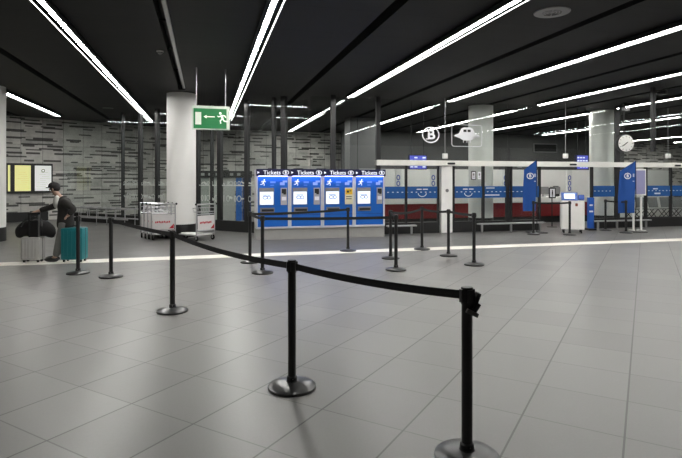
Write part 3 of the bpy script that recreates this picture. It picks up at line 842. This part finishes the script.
# trousers and shoes
V = [(.165,0,.82), (.17,-.085,.72), (.10,-.09,.44), (.025,-.09,.09), (.15,.085,.72), (.045,.09,.44), (-.055,.09,.09)]
skin('trousers', V, [(0,1),(1,2),(2,3),(0,4),(4,5),(5,6)], [(.11,.12), .09, .078, .068, .09, .078, .068], JEAN, pr)
for (x, y) in ((.01, -.09), (-.06, .09)):
    sh = MB().ell((x-.07, y, .045), (.145, .05, .05), 14, 8); sh.build('shoe', BLACKP, pr, True)
# jacket
V = [(.165,0,.58), (.17,0,.80), (.175,0,1.0), (.175,0,1.13), (.125,0,1.22), (.085,0,1.27),
     (.24,-.16,1.165), (.455,-.22,1.04), (.345,-.22,.93), (.10,.15,1.165), (-.20,.14,1.055), (-.375,.03,.995)]
skin('jacket', V, [(0,1),(1,2),(2,3),(3,4),(4,5),(3,6),(6,7),(7,8),(3,9),(9,10),(10,11)],
     [(.165,.18), (.16,.17), (.15,.16), (.155,.17), (.12,.12), (.085,.085), .085, .072, .055, .08, .065, .052], JACK, pr)
MB().ell((.03, -.06, 1.17), (.07, .07, .13), 16, 12).build('shirt', SHIRT, pr, True)

def suitcase(name, w_, d_, h_, m, label, loc, handle_h, rails=True, rz=-YAW):
    t = empty(name, loc, rz); tag(t, label, 'suitcase')
    MB().box((0, 0, .05+h_/2), (w_, d_, h_)).build('shell', m, t, True, bevel=.03)
    r_ = MB()
    for k in range(5): r_.box((-w_*.36+k*w_*.18, -d_/2-.002, .05+h_/2), (w_*.05, .012, h_*.82))
    r_.build('rib', m, t, bevel=.003)
    MB().box((0, 0, .05+h_/2), (w_+.004, .012, h_-.03)).build('zip_seam', BLACKP, t)
    for sx in (-1, 1):
        for sy in (-1, 1):
            q = MB().lathe([(.02, -.012), (.028, -.012), (.028, .012), (.02, .012)], (sx*(w_/2-.05), sy*(d_/2-.05), .028), 12, 'X')
            q.box((sx*(w_/2-.05), sy*(d_/2-.05), .055), (.035, .05, .025)).build('wheel', RUBBER, t)
    hy = d_*.32
    if handle_h > .05:
        q = MB()
        for sx in (-1, 1): MB().box((.065+sx*.095, -hy, .05+h_+handle_h/2), (.028, .02, handle_h)).build('handle_rail', STEEL if sx > 0 else BLACKP, t)
        MB().box((.065, -hy, .05+h_+handle_h*.36), (.16, .012, handle_h*.7)).build('handle_panel', BLACKP, t)
        MB().rbox((.065, -hy, .05+h_+handle_h), (.24, .032, .04), .015).build('handle_grip', BLACKP, t)
    q = MB().tube([(-.08, 0, .05+h_-.005), (-.07, 0, .05+h_+.03), (.07, 0, .05+h_+.03), (.08, 0, .05+h_-.005)], .012, 8).build('carry_handle', BLACKP, t, True)
    for k in range(2):
        MB().box((-w_/2-.006, -.03+.06*k, .05+h_*.55), (.02, .02, .12)).build('latch', STEEL, t)
    return t
GSH = mat('grey_suitcase_shell', (.46, .455, .44), .45)
TSH = mat('teal_suitcase_shell', (.012, .17, .19), .45)
gp = at_depth(33, 10.15, HY+EYE*FPX/10.15)
suitcase('cabin_suitcase', .37, .22, .44, GSH, 'small pale grey suitcase with extended handle left of the person', gp[:], .46)
tp_ = at_depth(74.5, 10.2, HY+EYE*FPX/10.2)
suitcase('large_suitcase', .43, .25, .62, TSH, 'large teal hard-shell suitcase right of the person', tp_[:], 0.0)
# black duffel draped over the grey case
df = empty('duffel_bag', (gp+FV*.075+Vector((0, 0, .495)))[:], -YAW); tag(df, 'black soft bag lying across the top of the grey suitcase', 'bag')
b_ = MB(); prof = []
n_ = 18
for i in range(n_+1):
    s_ = -1+2*i/n_; prof.append((s_, max(.02, (1-abs(s_)**4)**.5)))
rings = []
for s_, k in prof:
    ring = []
    x = s_*.40; zc_ = .16-.10*abs(s_)**2.2
    for j in range(14):
        a = 2*PI*j/14; lump = 1+.06*math.sin(3*a+s_*7)
        zz = zc_+.165*k*lump*math.sin(a)
        if abs(x) < .23: zz = max(zz, .003)
        ring.append(b_.bm.verts.new((x, .13*k*lump*math.cos(a)+.01, zz)))
    rings.append(ring)
for A, B_ in zip(rings, rings[1:]):
    for j in range(14): b_.bm.faces.new((A[j], A[(j+1) % 14], B_[(j+1) % 14], B_[j]))
b_.bm.faces.new(rings[0][::-1]); b_.bm.faces.new(rings[-1])
b_.build('bag_body', mat('black_bag_cloth', (.012, .011, .011), .8, scale=12, bump=.3), df, True)
MB().tube([(-.2, -.13, .2), (-.15, -.05, .34), (0, 0, .38), (.15, -.05, .34), (.2, -.13, .2)], .013, 8).build('strap', BLACKP, df, True)
MB().tube([(-.3, -.02, .22), (0, .01, .335), (.3, -.02, .22)], .006, 6).build('zip', GREY, df)

# ================================================================== RIGHT SIDE
def low_rail(px0, px1, lab, legs):
    a, b = atY(px0, 14.2), atY(px1, 14.2); L = b.x-a.x
    t = empty('guard_rail', (a.x, 14.2, 0)); tag(t, lab, 'guard rail', 'low pale guard rails along the glass doors')
    MB().box((L/2, 0, .265), (L, .16, .04)).build('top_rail', ALU, t, bevel=.006)
    for px in legs:
        MB().box((atY(px, 14.2).x-a.x, 0, .1225), (.05, .05, .245)).build('leg', ALU, t)
low_rail(387, 416, 'low pale rail by the glass just right of the ticket machines', (391, 411.5))
low_rail(478, 544, 'low pale rail by the glass under the left blue flag', (482, 511, 540))
low_rail(592, 650, 'low pale rail by the glass under the right blue flag', (598, 617, 646))

def feather_flag(px, Y, ytop, ybot, wpx, lab):
    b = atY(px, Y); k = (b.dot(FV))/FPX
    t = empty('feather_flag', b[:], -YAW*.4); tag(t, lab, 'flag', 'blue feather flags before the glass doors')
    z1 = EYE+(HY-ytop)*k; z0 = EYE+(HY-ybot)*k; wd_ = wpx*k
    cl_ = MB(); n = 10; rows = []
    for i in range(n+1):
        s_ = i/n; z_ = z0+(z1-z0)*s_
        # left edge: straight, slanting in to a point at the top right
        if s_ < .8: xl = -wd_*(1.0-.12*s_)
        else: xl = -wd_*.90*(1-((s_-.8)/.2)**1.1)-.012
        xr = .0-.03*(1-s_)*2.2*wd_ if s_ < .45 else 0.0
        row = []
        for j in range(7):
            q = j/6; x = xl+(xr-xl)*q
            yy = .035*math.sin(q*5+s_*4)*(1-q)
            zt = z_ if s_ < 1 else z_
            row.append(((x, yy, zt)))
        rows.append(row)
    th = .003
    F_ = [[cl_.bm.verts.new((a, b2-th, c_)) for a, b2, c_ in r_] for r_ in rows]
    G_ = [[cl_.bm.verts.new((a, b2+th, c_)) for a, b2, c_ in r_] for r_ in rows]
    for i in range(n):
        for j in range(6):
            cl_.bm.faces.new((F_[i][j], F_[i][j+1], F_[i+1][j+1], F_[i+1][j])); cl_.bm.faces.new((G_[i][j], G_[i+1][j], G_[i+1][j+1], G_[i][j+1]))
        for j in (0, 6): cl_.bm.faces.new((F_[i][j], F_[i+1][j], G_[i+1][j], G_[i][j]))
    for i in (0, n):
        for j in range(6): cl_.bm.faces.new((F_[i][j], F_[i][j+1], G_[i][j+1], G_[i][j]))
    c_o = cl_.build('banner_cloth', FLAGB, t, True)
    zl = EYE+(HY-176)*k
    lo = MB().ring2d(.115, .095, .022, -.006, .0, (-wd_*.52, -.045, zl), 24).build('oval_logo', SIGNW, c_o)
    text_mesh('B', .13, 'logo_letter', SIGNW, lo, (-wd_*.52, -.048, zl), bold=.004)
    for dz_, hh_ in ((.02, .1), (-.16, .03)): MB().box((-wd_*.14, -.02, zl+dz_), (.05, .004, hh_)).build('white_print', mat('faint_white_print', (.45, .5, .65), .6), c_o)
    MB().tube([(0.012, 0, .03), (0.012, 0, z1*.75), (.004, 0, z1+.01)], .012, 8).build('flag_pole', BLACK, t, True)
    MB().box((0, 0, .012), (.5, .42, .024)).build('base_plate', BLACK, t, bevel=.005)
feather_flag(536.5, 13.75, 160, 211, 14.5, 'blue feather flag standing left of the black pictogram sign')
feather_flag(635.5, 13.12, 161, 213, 19, 'blue feather flag standing below the clock, in front of the lavender notice board')

# pictogram sign on a stand
q = floor_at(552, 227)
t = empty('sign_stand', q[:], -YAW); tag(t, 'small black framed pictogram sign on a slim stand left of the white kiosk', 'sign')
MB().lathe([(.001, 0), (.17, 0), (.17, .012), (.04, .025)], seg=28).build('base', BLACK, t, True)
MB().tube([(0, 0, .02), (0, 0, 1.0)], .018, 8).build('pole', BLACK, t)
fr = MB().rbox((0, -.02, 1.16), (.23, .03, .36), .03).build('frame', BLACK, t)
sh = MB().box((0, -.037, 1.16), (.16, .004, .28)).build('sheet', SIGNW, fr)
MB().ell((0, -.04, 1.24), (.02, .003, .02), 10, 6).box((0, -.04, 1.16), (.04, .004, .11)).box((-.012, -.04, 1.07), (.014, .004, .08)).box((.012, -.04, 1.07), (.014, .004, .08)).build('pictogram', BLACKP, sh)

# white wheeled kiosk
q = floor_at(575.7, 233.5); k = q.dot(FV)/FPX
t = empty('wheeled_kiosk', (q+FV*.25)[:], -YAW-.32); tag(t, 'white wheeled kiosk with a tilted blue-edged screen on top', 'kiosk')
W_ = 21.5*k; 
MB().box((0, 0, .55), (W_, .5, .86)).build('body', WHITE, t, bevel=.012)
MB().box((0, -.252, .55), (W_-.08, .006, .78)).build('door_panel', mat('warm_white', (.9, .88, .85), .4), t)
MB().rbox((.1, -.258, .86), (.07, .008, .09), .02).build('emblem', mat('rust_emblem', (.25, .07, .04), .5), t)
for sx in (-1, 1):
    for sy in (-1, 1):
        MB().lathe([(.03, -.015), (.055, -.015), (.055, .015), (.03, .015)], (sx*(W_/2-.08), sy*.18, .056), 14, 'X').box((sx*(W_/2-.08), sy*.18, .105), (.05, .05, .03)).build('caster', RUBBER, t)
sc = MB().box((-.08, -.08, 1.1), (.46, .04, .27), rx=-.55).build('screen_housing', mat('kiosk_blue', (.05, .12, .42), .4), t, bevel=.006)
MB().box((-.08, -.101, 1.112), (.3, .006, .17), rx=-.55).build('screen', SCREEN, sc)
MB().box((.25, -.02, 1.06), (.16, .2, .14), rx=-.3).build('printer', mat('kiosk_blue2', (.04, .10, .40), .4), t, bevel=.006)
# blue kiosk behind
q = atY(590.6, 14.05)
t = empty('blue_kiosk', (q.x, q.y, 0), -YAW); tag(t, 'narrow blue upright panel directly right of the white kiosk', 'panel')
MB().box((0, 0, .55), (.18, .12, .98)).build('panel', mat('panel_blue', (.015, .10, .45), .4), t, bevel=.01)
MB().box((0, 0, .03), (.24, .3, .06)).build('foot', BLACK, t)
for z_, w2 in ((.8, .1), (.6, .12)): MB().box((-.01, -.062, z_), (w2, .004, .05)).build('print', SIGNW, t)

# lavender notice board with white legs
q = floor_at(637.3, 230.5); k = q.dot(FV)/FPX
t = empty('notice_board', q[:], -YAW*.5); tag(t, 'lavender notice board on white legs behind the right blue flag', 'notice board')
for sx in (-1, 1):
    MB().box((sx*.13, 0, .53), (.05, .04, 1.05)).build('leg', WHITE, t)
    MB().box((sx*.13, 0, .012), (.08, .36, .024)).build('foot', WHITE, t)
z0, z1 = EYE+(HY-195.5)*k, EYE+(HY-169)*k
MB().box((0, -.01, (z0+z1)/2), (.56, .05, z1-z0)).build('frame', WHITE, t, bevel=.006)
MB().box((0, -.037, (z0+z1)/2), (.48, .006, z1-z0-.09)).build('sheet', mat('lavender_sheet', (.30, .30, .50), .6), t)

# clock
q = atY(624.5, 13.7, 143.5); 
t = empty('station_clock', q[:], -.13); tag(t, 'round white station clock hanging from the ceiling', 'clock')
R_ = .27
MB().lathe([(R_-.03, -.075), (R_, -.07), (R_+.012, -.05), (R_+.012, .05), (R_, .07), (R_-.03, .075)], (0, 0, 0), 40, 'Y').build('case', BLACK, t, True)
fc = MB().lathe([(.001, -.078), (R_-.005, -.078)], (0, 0, 0), 40, 'Y').build('dial', mat('clock_dial', (.8, .8, .76), .4, emit=(1, 1, .95), emit_s=.12), t)
q2 = MB()
for kk in range(12):
    a = kk*PI/6; q2.box(((R_-.05)*math.sin(a), -.081, (R_-.05)*math.cos(a)), (.014, .003, .045), ry=a)
q2.build('hour_marks', BLACKP, fc)
for (a, L, wd_, nm) in ((math.radians(232), .15, .026, 'hour_hand'), (math.radians(238), .20, .018, 'minute_hand')):
    MB().box(((L/2-.04)*math.sin(a), -.085 if nm[0] == 'h' else -.09, (L/2-.04)*math.cos(a)), (wd_, .003, L+.05), ry=a).build(nm, BLACKP, fc)
zt = CZ-q.z
MB().tube([(-.02, 0, R_), (-.02, 0, zt-.2)], .022, 8).build('pole', BLACK, t)
MB().box((0, 0, zt-.2), (.3, .12, .12)).build('mount', DARKF, t, bevel=.006)
MB().box((-.02, 0, zt-.035), (.1, .1, .07)).build('ceiling_plate', DARKF, t)

# slim rods with white boxes hanging before the beam
for px, lab in ((445, 'small white box on a thin rod above the white access pillar'), (565.5, 'small white box on a thin rod above the wheeled kiosk'), (668, 'small white box on a thin rod at the far right of the beam')):
    q = atY(px, 14.3, 156)
    t = empty('hanging_box', (q.x, q.y, CZ)); tag(t, lab, 'hanging box', 'white boxes hung on rods')
    MB().tube([(0, 0, 0), (0, 0, q.z-CZ+.08)], .008, 6).build('rod', ALU, t)
    MB().box((0, 0, q.z-CZ), (.14, .1, .15)).build('box', WHITE, t, bevel=.01)
# dark ceiling pole with small camera
q = ray(653)*13.7
t = empty('ceiling_pole', (q.x, q.y, CZ)); tag(t, 'dark pole hanging from the ceiling right of the clock, small camera on its arm', 'pole')
MB().box((0, 0, -.85), (.09, .09, 1.7)).build('pole', DARKF, t)
MB().box((.12, 0, -.14), (.24, .05, .05)).build('arm', DARKF, t)
MB().box((.26, -.05, -.15), (.1, .22, .1)).build('camera', BLACKP, t, bevel=.01)

# two notices stuck on the glass
for px, lab, m_ in ((473.5, 'black framed white notice on the glass before the round column', True), (479.3, 'plain white notice on the glass, right of the framed one', False)):
    q = atY(px, GY-.02, 175.5)
    t = empty('paper_notice', q[:]); tag(t, lab, 'notice')
    if m_: MB().box((0, 0, 0), (.15, .008, .27)).build('frame', BLACKP, t)
    s_ = MB().box((0, -.006, 0), (.11, .004, .22)).build('sheet', SIGNW, t)
    MB().box((0, -.009, .03), (.05, .003, .07)).box((0, -.009, -.05), (.07, .003, .015)).build('print', GREY, s_)

# ---- ticket office behind the glass
wall_seg('wall_office', (5.6, 18.6), (20.0, 18.6), PAINT, 2.02, .12)
CY = 17.0
x0, x1 = atY(384, CY).x, atY(604, CY).x
t = empty('ticket_counter', ((x0+x1)/2, CY, 0)); tag(t, 'long white ticket counter with dark red front behind the glass doors', 'counter')
L = x1-x0
MB().box((0, .3, .86), (L, .7, .2)).build('white_fascia', WHITE, t, bevel=.008)
MB().box((0, .32, .50), (L-.04, .6, .52)).build('red_front', RED, t)
MB().box((0, .36, .12), (L-.1, .5, .24)).build('kickboard', PLINTH, t)
for px, lab in ((398, 'white post with stacked blue ovals, left of the first door mullion'), (433, 'white post with stacked blue ovals, left of the access pillar'),
                (505, 'white post with stacked blue ovals, beside the double mullion'), (569, 'white post with stacked blue ovals, above the wheeled kiosk')):
    q = atY(px, 17.9, 196); k = q.dot(FV)/FPX
    t = empty('oval_sign_post', (q.x, 17.9, 0)); tag(t, lab, 'sign post', 'white office sign posts with blue ovals')
    MB().box((0, 0, 1.0), (.24, .06, 2.0)).build('post', mat('sign_post_white', (.66, .66, .64), .5), t)
    for j in range(3):
        MB().ring2d(.075, .1, .035, -.035, -.031, (0, 0, 1.25+j*.22), 18).build('blue_oval', mat('oval_blue', (.03, .06, .35), .5), t)
for px, lab, X in ((543, 'grey monitor on the office counter right of the left flag', 0), (555, 'grey monitor on the office counter behind the pictogram sign', 0), (391.5, 'dark monitor on the office counter beside the ticket machines', 0), (419, 'dark monitor on the counter behind the left glass door', 0)):
    q = atY(px, CY+.35)
    t = empty('monitor', (q.x, CY+.35, .96), random.uniform(-.4, .4)); tag(t, lab, 'monitor', 'monitors on the ticket counter')
    MB().lathe([(.001, 0), (.11, 0), (.11, .012)], seg=16).box((0, .02, .08), (.04, .03, .16)).build('stand', GREY, t)
    MB().rbox((0, 0, .24), (.42, .05, .28), .015).build('display', GREY, t)
q = atY(560.5, CY+1.2)
t = empty('office_chair', (q.x, q.y, 0), .4); tag(t, 'dark office chair behind the counter, left of the wheeled kiosk', 'chair')
MB().tube([(0, 0, .05), (0, 0, .45)], .03, 8).build('stem', BLACK, t)
qq = MB()
for kk in range(5):
    a = kk*2*PI/5; qq.tube([(0, 0, .09), (.28*math.cos(a), .28*math.sin(a), .03)], .025, 6)
qq.build('foot_star', BLACK, t)
MB().rbox((0, 0, .48), (.48, .46, .07), .03).build('seat', BELT, t)
MB().rbox((0, .2, .98), (.46, .06, .75), .12).build('backrest', BELT, t)
# hanging blue displays behind the beam
for px, wpx, lab in ((417.5, 19, 'blue-white hanging display behind the beam left of the access pillar'), (581.5, 14, 'blue-white hanging display behind the beam above the wheeled kiosk')):
    q = atY(px, 15.1, 163); k = q.dot(FV)/FPX
    t = empty('hanging_display', (q.x, 15.1, CZ)); tag(t, lab, 'display', 'blue hanging displays')
    zb, zt = EYE+(HY-169.5)*k-CZ, EYE+(HY-155)*k-CZ
    MB().box((0, 0, (zb+zt)/2), (wpx*k, .1, zt-zb)).build('casing', NAVY, t)
    d_ = MB().box((0, -.052, (zb+zt)/2), (wpx*k-.04, .006, zt-zb-.04)).build('panel', mat('display_blue', (.05, .06, .3), .3, emit=(.12, .14, .75), emit_s=.6), t)
    qd = MB()
    for j in range(4):
        for jj in range(4):
            if random.random() < .75: qd.box((-wpx*k*.36+jj*wpx*k*.23, -.057, zb+(zt-zb)*(.18+.21*j)), (wpx*k*.17, .003, (zt-zb)*.09))
    qd.build('lit_marks', LITW, d_)
    for sx in (-1, 1): MB().tube([(sx*wpx*k*.35, 0, 0), (sx*wpx*k*.35, 0, zt)], .01, 6).build('rod', DARKF, t)
# dark board on the inner wall
q = atY(545.5, 24.9, 148); k = q.dot(FV)/FPX
t = empty('dark_board', (q.x, 24.93, q.z)); tag(t, 'dark rectangular board high on the inner grey wall above the beam', 'board')
MB().box((0, 0, 0), (27*k, .06, 9*k)).build('frame', GREY, t)
MB().box((0, -.035, 0), (25*k, .01, 7*k)).build('panel', PLINTH, t)
# grey service block behind the ticket machines' right end
q0, q1 = atY(350, 19.5), atY(377, 19.5)
t = empty('service_shaft', ((q0.x+q1.x)/2, 19.9, 0)); tag(t, 'grey full-height service shaft behind the glass above the right ticket machines', 'shaft')
MB().box((0, 0, 2.02), (q1.x-q0.x, .8, 4.04)).build('shaft_body', mat('shaft_grey', (.16, .16, .16), .5), t)
MB().box((-.25, -.405, 2.0), (.015, .01, 4.0)).build('panel_joint', PLINTH, t)
# glazed booth behind the angled glass
q0, q1 = atY(196, 20.6), atY(252, 20.6); L = q1.x-q0.x
t = empty('booth', (q0.x, 20.6, 0)); tag(t, 'low booth of pale and blue panels behind the angled glass wall', 'booth')
MB().box((L/2, .3, 1.82), (L, .7, .26)).build('header', PLINTH, t)
def bp2(a, b): return (atY(a, 20.6).x-q0.x, atY(b, 20.6).x-q0.x)
for a, b, m_ in ((197, 209, mat('booth_grey', (.30, .33, .30), .5)), (210, 221, mat('booth_pale', (.42, .45, .42), .5)), (222, 235, mat('booth_grey2', (.36, .37, .35), .5)),
                 (236, 242, mat('booth_blue', (.02, .12, .40), .5)), (242.5, 251, mat('booth_navy', (.015, .03, .12), .5))):
    s0, s1 = bp2(a, b); MB().box(((s0+s1)/2, .06, .85), (s1-s0, .08, 1.68)).build('panel', m_, t)
hm = MB()
for k in range(7):
    if k != 3: hm.box((.25+k*.27, -.055, 1.82), (.13, .006, .1))
hm.build('header_marks', mat('booth_marks', (.3, .32, .3), .6), t)

# waiting seats behind the glass at the far right
def seat():
    t = empty('waiting_seat')
    sp_ = [(-.25, .42), (.2, .40), (.25, .43), (.25, .455), (-.23, .455)]
    MB().slab([(-.23, -.22), (.23, -.22), (.23, .22), (-.23, .22)], .42, .45).build('seat', GREY, t, bevel=.008)
    MB().box((0, .27, .68), (.46, .04, .42), rx=-.2).build('backrest', GREY, t, bevel=.01)
    q = MB()
    for sx in (-1, 1): q.tube([(sx*.2, -.2, 0), (sx*.2, .22, .42)], .015, 6).tube([(sx*.2, .24, 0), (sx*.2, -.18, .42)], .015, 6)
    q.build('crossed_leg', BLACK, t)
    return t
st = seat()
for i in range(6):
    o = st if i == 0 else copy_tree(st)
    o.location = (16.6+i*.62, 17.2, 0)
    tag(o, 'grey crossed-leg waiting seat behind the glass at the far right', 'seat', 'waiting seats behind the right glass')
